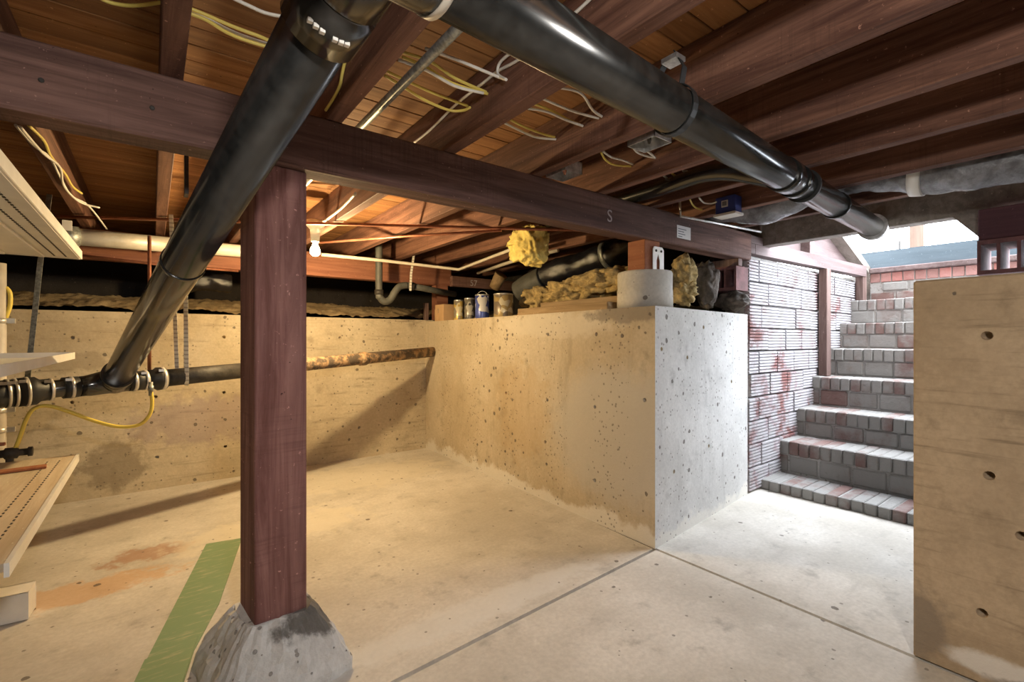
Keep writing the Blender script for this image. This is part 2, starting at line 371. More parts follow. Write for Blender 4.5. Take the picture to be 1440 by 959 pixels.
def on_inner(x, y):
    p0 = Vector((2.006, 1.463, 0)); d = Vector((2.105-2.006, 4.16-1.463, 0)).normalized(); nrm = Vector((-d.y, d.x, 0))
    X, Y = 560+x/2.46, 400+y/2.46; r = (X-720)/F; dd = Vector((FX+FY*r, FY-FX*r, (477-Y)/F)); k = p0.dot(nrm)/dd.dot(nrm)
    return (Vector((0, 0, H))+dd*k, nrm, .0105)
drill(wi, [on_inner(x, y) for x, y in ((275, 175), (378, 175), (518, 173), (685, 172), (775, 178), (270, 362), (373, 376), (516, 400), (680, 424), (268, 538), (370, 578), (508, 545), (513, 622), (680, 678), (852, 400))] +
      [(Vector((u, 1.463+(u-2.006)*.117, z)), (.116, -.993, 0), .010) for u, z in ((2.07, 1.0), (2.55, 1.12), (2.35, .95), (2.95, .78), (2.62, .42), (2.2, .35))])
bm = bm_new(); box(bm, (U1, -2.6, 0), (2.20, .4526, 1.243), bev=.006)
wr = struct('wall_right', bm, 'wall_stub', 'tan board-marked concrete wall end with three tie holes', 'wall')
drill(wr, [(px(x, y, u=U1), (-1, 0, 0), .0125) for x, y in ((1388, 472), (1391, 669), (1381, 862), (1437, 754))], .06)
bm = bm_new(); box(bm, (2.2, .25, 0), (5.8, .4526, 1.20)); struct('wall_stairwell', bm, 'mortar', 'mortared side wall of the stairwell behind the tan wall end', 'wall')
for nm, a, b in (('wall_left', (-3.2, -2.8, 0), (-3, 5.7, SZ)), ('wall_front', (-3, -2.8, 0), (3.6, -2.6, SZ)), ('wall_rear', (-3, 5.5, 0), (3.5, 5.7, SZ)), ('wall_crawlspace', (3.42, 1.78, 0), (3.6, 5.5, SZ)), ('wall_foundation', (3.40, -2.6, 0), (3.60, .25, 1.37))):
    bm = bm_new(); box(bm, a, b); struct(nm, bm, 'dark_wall', {'wall_left': 'dark cellar wall beyond the white shelving', 'wall_front': 'dark cellar wall at the near end', 'wall_rear': 'rear foundation wall coloured black as the unlit void beyond the soil bank', 'wall_crawlspace': 'foundation wall closing the crawl space, coloured dark as unlit void', 'wall_foundation': 'dark foundation wall right of the stairs'}[nm], 'wall')

bm = bm_new(); box(bm, (3.46, -4, SZ+.061), (3.62, 6, 5.2)); struct('wall_exterior', bm, 'greywood', 'outer house wall rising above the hatch', 'wall')
# ceiling: joists and subfloor boards
ce = shell('ceiling', 'open timber ceiling of dark joists under orange subfloor boards', 'ceiling')
JU = [-2.85, -2.43, -2.02, -1.60, -1.18, -.77, -.36, .016, .445, .873, 1.303, 1.720, 2.120, 2.535, 2.95]
bm = bm_new(); box(bm, (0, -2.6, 0), (.052, 5.5, SZ-JZ), bev=.003); jm = mesh_of('joist', bm, 'joist', (0, 0, 0))
for k, u in enumerate(JU): piece('joist', jm, ce, (u, 0, JZ))
bm = bm_new(); box(bm, (-3.1, .0015, 0), (3.6, .0985, .022), bev=.002); bmh = mesh_of('subfloor_board', bm, 'board', (0, 0, 0))
for k in range(82): piece('subfloor_board', bmh, ce, (0, -2.65+k*.1, SZ+random.uniform(0, .003)))
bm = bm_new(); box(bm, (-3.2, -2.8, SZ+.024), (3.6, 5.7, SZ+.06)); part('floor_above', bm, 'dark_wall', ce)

# the tile wall beside the stairs
tw = shell('wall_stair', 'whitewashed wall of ribbed hollow clay tiles beside the brick stairs', 'wall')
wv = lambda u: 1.605+(u-3.22)*.030
bm = bm_new(); prism(bm, [(3.225, wv(3.225)+.03), (5.68, wv(5.68)+.03), (5.68, wv(5.68)+.16), (3.225, wv(3.225)+.16)], 0, 1.63); part('mortar_bed', bm, 'mortar', tw)
def tile_mesh(L, Ht, ribs, name):
    prof = [(0.03, 0), (0.002, 0)]; dz = Ht/ribs
    for k in range(ribs):
        z = k*dz; prof += [(0.008, z+dz*.06), (-.006, z+dz*.20), (-.006, z+dz*.78), (0.008, z+dz*.94)]
    prof += [(0.002, Ht), (0.03, Ht)]
    b = bm_new(); prism(b, prof, .007, L-.007, 'X'); return mesh_of(name, b, 'tile', (0, 0, 0))
TL, TH = .30, .160
tms = {1.: tile_mesh(TL, TH-.008, 7, 'tile'), .5: tile_mesh(TL/2, TH-.008, 7, 'tile')}
stepu = lambda n: 3.41+.32*(n-1)
STZ = [0, .069, .30, .512, .742, .97, 1.195, 1.42]
def step_at(u): 
    n = min(7, max(0, int((u-3.41)/.32)+1)) if u >= 3.41 else 0
    return STZ[n]
ang = math.atan(.030)
for row in range(10):
    u = 3.225-(TL/2 if row % 2 else 0)+(.04 if row % 3 == 1 else 0); z = row*TH+.012
    while u < 5.55:
        a = max(u, 3.225); L = min(u+TL, 5.69)-a; half = L < TL*.7
        if L > .06 and z+TH > step_at(a)-.02:
            piece('tile', tms[.5 if half else 1.], tw, (a, wv(a)+random.uniform(-.004, .005), z+random.uniform(-.003, .003)), ang, (L/(TL/2), 1, 1) if half else None)
        u += TL

# stairs
st = shell('stairs', 'brick stairs with rowlock nosings climbing to the hatch', 'stairs')
bm = bm_new(); box(bm, (0, 0, 0), (.305, .062, .098), bev=.006); rl = mesh_of('brick', bm, 'stepbrick', (0, 0, 0))
bm = bm_new(); box(bm, (0, 0, 0), (.10, .188, .078), bev=.008); sb = mesh_of('brick', bm, 'stepbrick', (0, 0, 0))
for n_ in range(1, 8):
    u, zt = stepu(n_), STZ[n_]; zb = STZ[n_-1]; ve = wv(u)+.01
    bm = bm_new(); box(bm, (u+.014, .452, max(0, zb-.02)), (u+.36 if n_ < 7 else 5.66, ve+.03, zt-.008)); part('mortar_core', bm, 'mortar', st)
    hgt = min(.098, zt-zb-.0); v = ve-.068
    while v > .46:
        piece('brick', rl, st, (u+random.uniform(-.006, .004), v, zt-.098*(hgt/.098)+random.uniform(-.004, .001)), random.uniform(-.02, .02), (1, random.uniform(.96, 1.04), hgt/.098)); v -= .0685
    if n_ > 1:
        rest = zt-zb-.098-.012; v = ve-.19-random.uniform(0, .09)
        piece('brick', sb, st, (u+.006, v+.198, zb+.004), 0, (1, max(.2, (ve-v-.20)/.19), rest/.078))
        while v > .40:
            piece('brick', sb, st, (u+random.uniform(.0, .008), v, zb+.004), random.uniform(-.015, .015), (1, 1, rest/.078)); v -= .198
we = shell('wall_end', 'brick end wall above the top step with a row of red bricks', 'wall')
bm = bm_new(); box(bm, (5.634, .2, 1.3), (5.80, 1.60, 1.69)); box(bm, (5.742, 1.60, 1.3), (5.80, 1.85, 1.69)); part('mortar_bed', bm, 'mortar', we)
bm = bm_new(); box(bm, (0, 0, 0), (.1, .078, .088), bev=.004); rb = mesh_of('brick', bm, 'redbrick', (0, 0, 0))
v = 1.520
while v > .25: piece('brick', rb, we, (5.625+random.uniform(-.003, .003), v, 1.602), random.uniform(-.02, .02)); v -= .086
bm = bm_new(); box(bm, (0, 0, 0), (.1, .19, .082), bev=.01); rb2 = mesh_of('brick', bm, 'stepbrick', (0, 0, 0))
for k in range(2):
    v = 1.408-k*.1
    while v > .25: piece('brick', rb2, we, (5.624+random.uniform(-.004, .006), v, 1.424+k*.09), random.uniform(-.02, .02)); v -= .2
bm = bm_new(); box(bm, (5.60, .2, 1.692), (5.80, 1.60, 1.742), bev=.008); part('coping', bm, 'pinkwood', we)
bm = bm_new(); prism(bm, [(.1, 1.742), (1.599, 1.742), (1.599, 1.758), (1.80, 1.758), (1.80, 1.905), (.1, 1.905)], 5.64, 5.69, 'X'); tr = struct('trim_1', bm, 'fascia', 'pale blue-grey board on edge above the red bricks', 'trim')
bm = bm_new(); box(bm, (5.81, -4, 1.45), (12, 6, 1.70)); struct('ground', bm, 'soil', 'ground outside beyond the hatch', 'ground')

# ------------------------------------------------------------------ beam, post, footing, girder
bm = bm_new(); box(bm, (-2.9, 1.573, 1.583), (3.21, 1.678, JZ), bev=.006)
be = single('support_beam', bm, 'beam', 'long dark red wooden beam carried by the square post', 'beam')
p = px(846, 324, v=1.572); part('chalk_mark', text_mesh('S', .085, 'chalk', (p.x+.04, 1.5725, 1.628), (1, 0, .0), (0, 0, 1)), 'chalk', be, 'pale chalk letter S')
for x, y in ((58, 113), (214, 152), (372, 190)):
    q = px(x, y, v=1.573); b = bm_new(); lathe(b, q+Vector((0, .004, 0)), (0, -1, 0), [(0, .006), (.006, .006), (.007, .004)], 8); part('nail_head', b, 'iron', be)
pr = Matrix.Rotation(R(5.9), 3, 'Z'); pc = px(358.4, 883, s=1.415); pc.z = 0; cen = pc+pr @ Vector((.0755, .083, 0))
bm = bm_new(); box(bm, (pc.x, pc.y, .178), (pc.x+.151, pc.y+.166, 1.583), rot=pr, piv=(pc.x, pc.y, 0), bev=.004)
single('wooden_post', bm, 'post', 'square red-brown wooden post standing on the concrete footing', 'post')
bm = bm_new(); N = 18; lv = [(0, .195), (.03, .191), (.055, .180), (.08, .172), (.10, .160), (.12, .149), (.145, .135), (.165, .122), (.185, .112), (.196, .098)]; rings = []
for z, hw in lv:
    ring = []
    for k in range(4*N):
        sd, t = k//N, (k % N)/N*2-1; q = [(t, -1), (1, t), (-t, 1), (-1, -t)][sd]; d = Vector((q[0]*hw, q[1]*hw, 0))
        cr = 1-.07*max(0, abs(t)-.75)/.25; d *= cr*(1+.075*noise.fractal(Vector((q[0]*3, q[1]*3, z*14)), .8, 2., 5))
        w = pr @ d+cen; ring.append(bm.verts.new((w.x, w.y, z+(.012*noise.noise(Vector((q[0]*4, q[1]*4, 3))) if z > .1 else 0))))
    rings.append(ring)
for a, b in zip(rings, rings[1:]):
    for k in range(4*N): bm.faces.new((a[k], a[(k+1) % (4*N)], b[(k+1) % (4*N)], b[k]))
bm.faces.new(rings[0][::-1]); bm.faces.new(rings[-1])
single('concrete_footing', bm, 'footing', 'rough grey pyramid-shaped concrete footing under the post', 'footing')
bm = bm_new(); box(bm, (-2.9, 4.04, 1.567), (2.32, 4.14, JZ), bev=.005); gi = single('rear_girder', bm, 'girder', 'reddish girder under the joists above the back wall', 'beam')
for u in (2.22,):
    b = bm_new(); box(b, (u-.06, 4.04, 1.236), (u+.06, 4.14, 1.567)); b2 = b
    single('cripple_post', b2, 'girder', 'short reddish post between soil bank and rear girder', 'post')
bm = bm_new(); box(bm, (2.30, 3.99, 1.56), (3.3, 4.039, 1.66), bev=.003); dk = single('marked_board', bm, 'beam', 'dark board with chalk numerals behind the paint cans', 'board')
part('chalk_mark', text_mesh('57', .085, 'chalk', (2.50, 3.989, 1.578), (1, 0, 0), (0, 0, 1)), 'chalk', dk, 'pale chalk numerals 57')

# soil banks
def bank(name, x0, x1, y0, y1, zf, nx, ny, m, label, cat):
    b = bm_new(); g_ = [[b.verts.new((x0+(x1-x0)*i/nx, y0+(y1-y0)*j/ny, zf(x0+(x1-x0)*i/nx, y0+(y1-y0)*j/ny))) for j in range(ny+1)] for i in range(nx+1)]
    for i in range(nx):
        for j in range(ny): f = b.faces.new((g_[i][j], g_[i+1][j], g_[i+1][j+1], g_[i][j+1])); f.smooth = True
    o = single(name, b, m, label, cat); o['kind'] = 'stuff'; return o
nz = lambda x, y, k=5.: noise.fractal(Vector((x*k, y*k, 1.3)), .8, 2., 5)
bank('soil_bank', -2.98, 3.4, 4.27, 5.48, lambda x, y: 1.262+max(0, min(1, (y-4.27)/.5))*.12+.022*nz(x, y)+.012*nz(x, y, 22.), 420, 60, 'soil', 'bare brown soil bank on top of the back wall', 'soil')
bank('soil_heap', 2.30, 3.42, 1.85, 4.26, lambda x, y: 1.222+.05*min(1, max(0, x-2.3)*2)+.03*abs(nz(x, y)), 40, 80, 'soil', 'brown soil filling the ledge behind the inner wall', 'soil')

# ------------------------------------------------------------------ hatch frame
bm = bm_new(); box(bm, (3.40, -2.6, 1.70), (3.50, 1.80, SZ), bev=.004); single('header_beam', bm, 'greywood', 'grey header beam over the hatch opening at the stairs', 'beam')
hf = thing('hatch_frame', (4.5, 1.70, 1.42), 'sloping timber side frame of the hatch above the stair wall', 'frame')
bm = bm_new(); prism(bm, [(.455, 1.545), (.475, 1.545), (.60, 1.70), (.455, 1.70)], 3.38, 3.48, 'X'); single('header_brace', bm, 'greywood', 'pale grey corner brace at the right end of the header beam', 'brace')
bm = bm_new(); box(bm, (3.31, -2.5, 1.545), (3.36, .49, 1.70), bev=.004); single('sill_plate', bm, 'purple', 'purple-red sill plate lying on the hollow blocks', 'sill')
def hollow(name, u0, u1, v0, v1, z0, z1, cells, label, group=None, m='hollow'):
    b = bm_new(); t = .013; box(b, (u0, v0, z0), (u1, v1, z0+t*1.6)); box(b, (u0, v0, z1-t*1.6), (u1, v1, z1)); cw = (v1-v0-t)/cells
    for k in range(cells+1): box(b, (u0, v0+k*cw, z0+t*1.6), (u1, v0+k*cw+t, z1-t*1.6))
    return single(name, b, m, label, 'block', group)
for k, lb in enumerate(('purple-brown hollow clay block under the end of the purple-red sill plate', 'second purple-brown hollow clay block from the hatch under the sill plate', 'third purple-brown hollow clay block from the hatch under the sill plate')):
    v1 = .492-k*.225; hollow('hollow_block', 3.30, 3.58, v1-.22, v1, 1.372, 1.543, 3, lb)
hollow('hollow_block', 3.06, 3.215, 1.60, 1.83, 1.375, 1.535, 3, 'red-brown hollow clay block standing on stones beside the tile wall')
bm = bm_new(); box(bm, (3.07, 1.59, 1.534), (3.12, 1.90, 1.584), bev=.003); single('short_board', bm, 'greywood_z', 'short weathered board on the hollow block below the beam end', 'board')
bm = bm_new(); box(bm, (3.225, 1.585, 1.632), (3.29, 1.70, 1.70), bev=.004); box(bm, (3.225, 1.585, 1.70), (3.399, 1.70, 1.757), bev=.004)
single('beam_rest', bm, 'pinkwood', 'stubby whitewashed block at the near end of the wall plate', 'block')
bm = bm_new(); prism(bm, [(3.291, 1.632), (5.48, 1.653), (5.48, 1.752), (3.502, 1.729), (3.502, 1.699), (3.291, 1.699)], 1.585, 1.67, 'Y'); single('wall_plate', bm, 'pinkwood', 'whitewashed timber plate along the top of the tile wall', 'plate')
bm = bm_new(); box(bm, (4.47, wv(4.5)-.075, .742), (4.56, wv(4.5)-.012, 1.64), bev=.003); single('wooden_stud', bm, 'greywood_z', 'tall dark stud standing on a step against the tile wall', 'stud')
bm = bm_new(); box(bm, (5.42, wv(5.4)-.075, 1.42), (5.52, wv(5.4)-.012, 1.66), bev=.003); single('wooden_stud', bm, 'greywood_z', 'short dark stud standing on the top step', 'stud')
bm = bm_new(); prism(bm, [(3.503, 1.735), (5.60, 1.76), (3.622, 2.475), (3.622, 1.948), (3.503, 1.948)], 1.70, 1.73, 'Y'); part('side_panel', bm, 'pinkwood', hf)
bm = bm_new(); prism(bm, [(3.622, 2.454), (5.60, 1.70), (5.69, 1.42), (5.74, 1.42), (5.74, 1.72), (3.622, 2.552)], 1.60, 1.72, 'Y'); part('sloping_rail', bm, 'greywood', hf, 'grey sloping board')
bm = bm_new(); box(bm, (4.30, 1.63, 1.735), (4.38, 1.70, 2.2), bev=.003); part('stud', bm, 'pinkwood', hf)
p = px(1290, 330, u=8.2); bm = bm_new(); box(bm, (p.x-.05, p.y-.075, 1.70), (p.x+.05, p.y+.075, 3.6), bev=.004); single('fence_post', bm, 'fence', 'pinkish wooden post standing outside beyond the hatch', 'post')
p = px(1265, 340, u=7.5); bm = bm_new(); tube(bm, [(p.x, p.y, 1.70), (p.x, p.y, 2.29)], .012, 8); single('garden_stake', bm, 'iron', 'thin dark stake standing outside beside the fence post', 'stake')

# pier
pcn = Vector((2.175, 1.655, 1.218)); bm = bm_new(); lathe(bm, pcn, (0, 0, 1), [(0, .150), (.10, .149), (.102, .147), (.19, .148), (.20, .143)], 40)
single('concrete_pier', bm, 'pier', 'round concrete pier on the corner of the inner wall', 'pier')
bm = bm_new(); box(bm, (2.085, 1.585, 1.418), (2.215, 1.70, 1.583), bev=.003); ob = single('wooden_block', bm, 'cutwood', 'orange-brown wooden block between round pier and beam', 'block')
bk = thing('post_bracket', (2.225, 1.60, 1.418), 'white metal bracket with arched cutout on the round pier', 'bracket')
bm = bm_new(); prism(bm, [(2.14, 1.42), (2.17, 1.42), (2.17, 1.475), (2.185, 1.51), (2.20, 1.475), (2.20, 1.42), (2.235, 1.42), (2.235, 1.535), (2.22, 1.55), (2.15, 1.55), (2.14, 1.535)], 1.573, 1.577, 'Y'); part('plate', bm, 'shelf', bk)
for u in (2.165, 2.21):
    bm = bm_new(); lathe(bm, (u, 1.574, 1.528), (0, -1, 0), [(0, .007), (.004, .007), (.006, .004)], 8); part('bolt', bm, 'iron', bk)

# ------------------------------------------------------------------ big pipes
def ring(bm, a, b, t, w, r, lip=.0):
    """band round the pipe a-b at parameter t"""
    a, b = Vector(a), Vector(b); d = (b-a).normalized(); c = a+(b-a)*t
    lathe(bm, c-d*w/2, d, [(0, r-.006), (0, r), (w, r), (w, r-.006)], 28)
A1, B1 = Vector((.233, .84, 1.592)), Vector((-.155, 3.13, .832)); d1 = (B1-A1).normalized()
HA, HB = Vector((2.09, 3.99, .932)), Vector((-.155, 3.13, .828)); hd = (HB-HA).normalized()
HC = HA+(HB-HA)*1.5
dp = thing('drain_pipe', A1-d1*.22, 'thick glossy black drain pipe slanting down to the rusty wall pipe', 'pipe')
bm = bm_new(); tube(bm, [A1-d1*.05, B1-d1*.07], .057, 32); part('tube', bm, 'abs', dp)
bm = bm_new(); lathe(bm, A1+d1*.015, -d1, [(0, .058), (0, .066), (.075, .067), (.08, .060), (.085, .060), (.09, .067), (.2, .067)], 32); hub = part('hub', bm, 'abs', dp)
bm = bm_new(); c = A1-d1*.03; xd = Vector((.95, .1, -.1)); xd = (xd-d1*xd.dot(d1)).normalized(); nd = d1.cross(xd); nd = nd if nd.dot(-c+Vector((0, 0, H))) > 0 else -nd
for k in range(7):
    if k == 3: continue
    a = R(-33+k*9); q = c+(nd*math.cos(a)+xd*math.sin(a))*.0672; box(bm, q-Vector((.004, .004, .003)), q+Vector((.004, .004, .003)))
part('printed_mark', bm, 'shelf', hub, 'worn white print')
t_ = (372-30)/(535-30)
mid = px(255, 372, s=1.5); tt = max(.0, min(1, (mid-A1).dot(d1)/(B1-A1).length))
bm = bm_new(); ring(bm, A1, B1, .405, .014, .0605); part('weld_ring', bm, 'abs', dp)
A2 = Vector((.475, .668, 1.622)); D2 = Vector((1.396, .135, .043)); e2 = D2.normalized()
d2 = thing('drain_pipe', A2-D2*.09, 'thick glossy black drain pipe running below the joists toward the hatch', 'pipe')
S2, E2 = A2-D2*.10, A2+D2*2.07
bm = bm_new(); tube(bm, [S2, E2], .057, 32); part('tube', bm, 'abs', d2)
bm = bm_new(); lathe(bm, S2+e2*.02, -e2, [(0, .058), (0, .064), (.03, .064), (.14, .066), (.2, .066)], 32); part('hub', bm, 'abs', d2)
bm = bm_new(); lathe(bm, S2+e2*.022, -e2, [(0, .058), (0, .0655), (.014, .0655), (.014, .06)], 32); part('collar', bm, 'pvc', d2, 'pale worn collar')
for t in (1.02, 1.10, 1.52):
    bm = bm_new(); ring(bm, A2, A2+D2, t, .035 if t > 1.05 else .07, .0625); part('coupling', bm, 'abs', d2)
bm = bm_new(); ring(bm, A2, A2+D2, 1.17, .016, .066); part('coupling', bm, 'rubber', d2)
bm = bm_new(); lathe(bm, E2, e2, [(0, .05), (.0, .075), (.05, .075), (.05, .05)], 28); part('end_cap', bm, 'steel', d2, 'pale metal end cap')
# hanger of that pipe
c = A2+D2*.43; hg = thing('pipe_hanger', c+Vector((0, 0, .06)), 'black strap hanger looped around the overhead drain pipe', 'hanger')
bm = bm_new(); pts = [c+Vector((.0, math.cos(R(a))*.062, math.sin(R(a))*.062)) for a in range(-250, 40, 15)]
ribbon(bm, [c+Vector((0, .02, .14))]+[c+Vector((0, .075, .075))]+pts[::-1][2:]+[c+Vector((0, -.03, .10)), c+Vector((0, -.005, .15))], .022, .003, e2); part('strap', bm, 'black', hg)
bm = bm_new(); box(bm, c+Vector((-.02, -.02, .125)), c+Vector((.02, .025, .137))); part('clip', bm, 'steel', hg)
# black branch
bm = bm_new(); q0 = A2+D2*1.06; tube(bm, spline([q0, q0+Vector((.06, .10, .04)), Vector((2.0, 1.15, 1.795)), Vector((2.02, 1.5, 1.802)), Vector((2.03, 2.3, 1.806))], 8), .036, 20)
single('branch_pipe', bm, 'abs', 'black branch pipe from the overhead drain pipe over the beam', 'pipe')

# wall pipe with wye, rubber couplings and clamps
wp = thing('waste_pipe', Vector((HB.x, HB.y, HB.z-.06)), 'rusty iron waste pipe with black rubber couplings along the back wall', 'pipe')
L = (HB-HA).length; at = lambda t: HA+(HB-HA)*t
xt = lambda X: (lambda k: (HA.x-k*HA.y)/((HA.x-HB.x)-k*(HA.y-HB.y)))((FX+FY*(X-720)/F)/(FY-FX*(X-720)/F))   # parameter on the pipe seen at column X
bm = bm_new(); tube(bm, [at(-.03), at(xt(340))], .046, 24); part('iron_run', bm, 'rust', wp, 'rusty flaking iron')
bm = bm_new(); tube(bm, [at(xt(340)), at(xt(228))], .047, 24); part('iron_run', bm, 'iron', wp)
bm = bm_new(); tube(bm, [at(xt(232)), at(xt(-60))], .041, 24); part('plastic_run', bm, 'abs', wp)
bm = bm_new(); lathe(bm, at(xt(505)), -hd, [(0, .047), (.01, .054), (.06, .054), (.07, .047)], 24); part('hub', bm, 'rust', wp)
def collar(x0, x1, prof, m='rubber'):
    b = bm_new(); p0, p1 = at(xt(x0)), at(xt(x1)); lathe(b, p0, (p1-p0), [(f*(p1-p0).length, r) for f, r in prof], 28); return part('coupling' if m == 'rubber' else 'clamp', b, m, wp)
collar(232, 206, [(0, .05), (0, .058), (.45, .062), (.6, .052), (1, .052), (1, .042)])
collar(206, 180, [(0, .042), (0, .050), (1, .050), (1, .042)])
collar(110, 88, [(0, .042), (0, .050), (1, .050), (1, .042)])
collar(73, 24, [(0, .042), (0, .050), (.35, .050), (.5, .064), (1, .064), (1, .042)])
collar(20, -40, [(0, .042), (0, .060), (1, .060), (1, .042)])
for x0, r in ((227, .062), (203, .053), (187, .053), (99, .053), (70, .053), (36, .067), (20, .064), (9, .064)):
    p = collar(x0+3, x0-2, [(0, r-.006), (0, r), (1, r), (1, r-.006)], 'clamp')
    b = bm_new(); q = at(xt(x0)); box(b, q+Vector((-.012, -r*.75-.008, r*.75-.006)), q+Vector((.012, -r*.75+.008, r*.75+.006))); part('screw', b, 'clamp', p)
bm = bm_new(); tube(bm, [B1-d1*.16, B1-d1*.02], .063, 28); lathe(bm, B1-d1*.16, d1, [(-.006, .056), (-.006, .068), (.025, .068), (.03, .062)], 28); tube(bm, [at(xt(182)), at(xt(112))], [.049, .049], 28)
tube(bm, [B1-d1*.04, at(xt(125)), at(xt(112))], [.062, .052, .046], 24); part('wye_fitting', bm, 'abs', wp)
# copper riser, hose, valve
bm = bm_new(); q = at(xt(210)); tube(bm, [q+Vector((0, .068, 0)), q+Vector((-.0, .085, .78))], .009, 10); single('copper_riser', bm, 'copper', 'thin brown copper riser behind the slanting drain pipe', 'pipe')
hp = [(212, 548), (214, 566), (211, 582), (200, 595), (183, 600), (160, 599), (130, 591), (100, 580), (75, 572), (58, 571), (45, 577), (36, 592), (28, 615), (20, 634), (14, 640)]
hr = thing('yellow_hose', px(120, 640, v=3.06), 'yellow flexible hose sagging below the wall pipe', 'hose')
bm = bm_new(); tube(bm, spline([px(x, y, v=3.12-.0006*max(0, x-120)) for x, y in hp], 5), .0085, 12); part('hose', bm, 'hose', hr)
bm = bm_new(); q = px(212, 548, v=3.065); lathe(bm, q+Vector((0, 0, .04)), (0, 0, -1), [(0, .010), (.02, .010), (.02, .013), (.045, .013), (.045, .010), (.07, .010)], 10); part('fitting', bm, 'dullsteel', hr)
vb = thing('gas_valve', px(20, 648, v=3.12), 'dark valve with red handle at the lower end of the yellow hose', 'valve')
q = px(18, 634, v=3.12); bm = bm_new(); lathe(bm, q+Vector((-.06, 0, -.01)), (1, 0, 0), [(0, .018), (.03, .018), (.035, .026), (.075, .026), (.08, .016), (.11, .016), (.11, .022), (.125, .022)], 12); tube(bm, [q+Vector((-.01, 0, -.08)), q+Vector((-.01, 0, 0))], .014, 10); part('body', bm, 'iron', vb)
bm = bm_new(); box(bm, q+Vector((-.075, -.022, .03)), q+Vector((-.02, -.005, .045)), bev=.003); part('handle', bm, 'copper', vb)
# white standpipe at the left edge
q = px(-3, 500, v=3.35); sp = thing('standpipe', (q.x, q.y, 0), 'white upright pipe beside the shelving with metal clamps', 'pipe')
bm = bm_new(); tube(bm, [(q.x, q.y, 0), (q.x, q.y, 1.42)], .030, 20); part('tube', bm, 'pvc', sp)
for y in (451, 577, 605):
    z = px(-3, y, v=3.35).z; bm = bm_new(); lathe(bm, (q.x, q.y, z-.012), (0, 0, 1), [(0, .028), (0, .034), (.024, .034), (.024, .028)], 20); box(bm, (q.x+.03, q.y-.012, z-.012), (q.x+.06, q.y+.012, z+.012)); part('clamp', bm, 'clamp', sp)
bm = bm_new(); tube(bm, spline([px(8, 404, v=3.35), px(14, 412, v=3.35), px(14, 430, v=3.35), px(8, 447, v=3.35)], 5), .009, 8); single('rope_loop', bm, 'hose', 'short loop of yellow rope beside the white upright pipe', 'rope')
# perforated hanger tapes
n = NT('perforated_tape'); z_ = n.t.nodes.new('ShaderNodeSeparateXYZ'); n.link(n.geo.outputs['Position'], z_.inputs[0])
fr = n.math('FRACT', n.math('MULTIPLY', z_.outputs['Z'], 42.)); M['tape'] = n.done(n.mix(n.step(n.math('ABSOLUTE', n.math('SUBTRACT', fr, .5)), .14, .20, 1, 0), (.70, .67, .58), (.42, .39, .33)), .5, 0.)
def strap(x0, top, label, wd=(1, -.3, 0), r=.053, m='tape'):
    q = at(xt(x0)); pts = [top]+[q+Vector((0, -math.cos(R(a))*r, math.sin(R(a))*r)) for a in range(20, -200, -20)]+[q+Vector((.0, r+.03, .6))]
    b = bm_new(); ribbon(b, pts, .02, .0015, wd); return single('hanger_tape', b, m, label, 'strap')
q = at(xt(262)); strap(262, Vector((q.x-.01, q.y-.03, 1.75)), 'pale perforated hanger tape looped round the black part of the wall pipe')
q = at(xt(247)); bm = bm_new(); ribbon(bm, [q+Vector((.01, .060, -.02)), q+Vector((.0, .062, .3)), Vector((q.x-.02, q.y+.05, 1.75))], .02, .0015, (1, -.3, 0)); single('hanger_tape', bm, 'tape', 'straight perforated tape hanging just behind the looped tape', 'strap')
q = at(xt(32)); bm = bm_new(); tp = px(57, 365, v=3.20); ribbon(bm, [q+Vector((0, .072, .0)), q*.5+tp*.5+Vector((0, .04, 0)), tp, Vector((tp.x+.03, 3.21, 1.757))], .022, .0015, (1, -.3, 0)); single('hanger_tape', bm, 'dullsteel', 'grey perforated hanger tape leaning behind the shelving', 'strap')
bm = bm_new(); p0, p1 = px(262, 218, u=.10), px(258, 292, u=.10); box(bm, (p0.x-.006, p0.y-.03, p1.z), (p0.x+.006, p0.y+.03, JZ+.05)); single('strut_strap', bm, 'iron', 'black strap hanging beside the joist behind the beam', 'strap')

def duct(name, pts, r, m, label, wr=.06, cat='duct', fr=9.):
    P = spline(pts, 14); b = bm_new(); k_ = r if isinstance(r, list) else [r]*len(pts)
    rr = [k_[min(i//14, len(k_)-2)]*(1-(i % 14)/14)+k_[min(i//14, len(k_)-2)+1]*((i % 14)/14) if i < len(P)-1 else k_[-1] for i in range(len(P))]; r = k_[0]; tube(b, P, rr, 40)
    for v in b.verts:
        k = noise.fractal(v.co*fr, .8, 2., 4); c = min(P, key=lambda q: (q-v.co).length); v.co = c+(v.co-c)*(1+wr*k*2)
    r0 = thing(name, Vector((P[0].x, P[0].y, P[0].z-r)), label, cat); part('sleeve', b, m, r0); return r0
# ------------------------------------------------------------------ pipes behind the beam
vd = thing('vent_duct', px(205, 360, s=2.95), 'pale metal vent pipe under the joists behind the slanting drain pipe', 'pipe')
va, vb_ = Vector((-.40, 3.585, 1.622)), Vector((.62, 3.93, 1.69)); dv = vb_-va
bm = bm_new(); tube(bm, [va, va+dv*.60], .048, 24); part('tube', bm, 'duct', vd)
bm = bm_new(); tube(bm, [va+dv*.60, vb_], .044, 24); part('tube', bm, 'pvc', vd, 'cream plastic section')
bm = bm_new(); lathe(bm, va+dv*.0, dv, [(0, .05), (0, .056), (.07, .056), (.07, .05)], 24); part('collar', bm, 'dullsteel', vd)
bm = bm_new(); lathe(bm, va+dv*.56, dv, [(0, .046), (0, .053), (.04, .053), (.04, .046)], 24); part('collar', bm, 'pvc', vd)
bm = bm_new(); box(bm, va+Vector((.01, -.065, .02)), va+Vector((.05, -.055, .075))); part('sticker', bm, 'paper', vd)
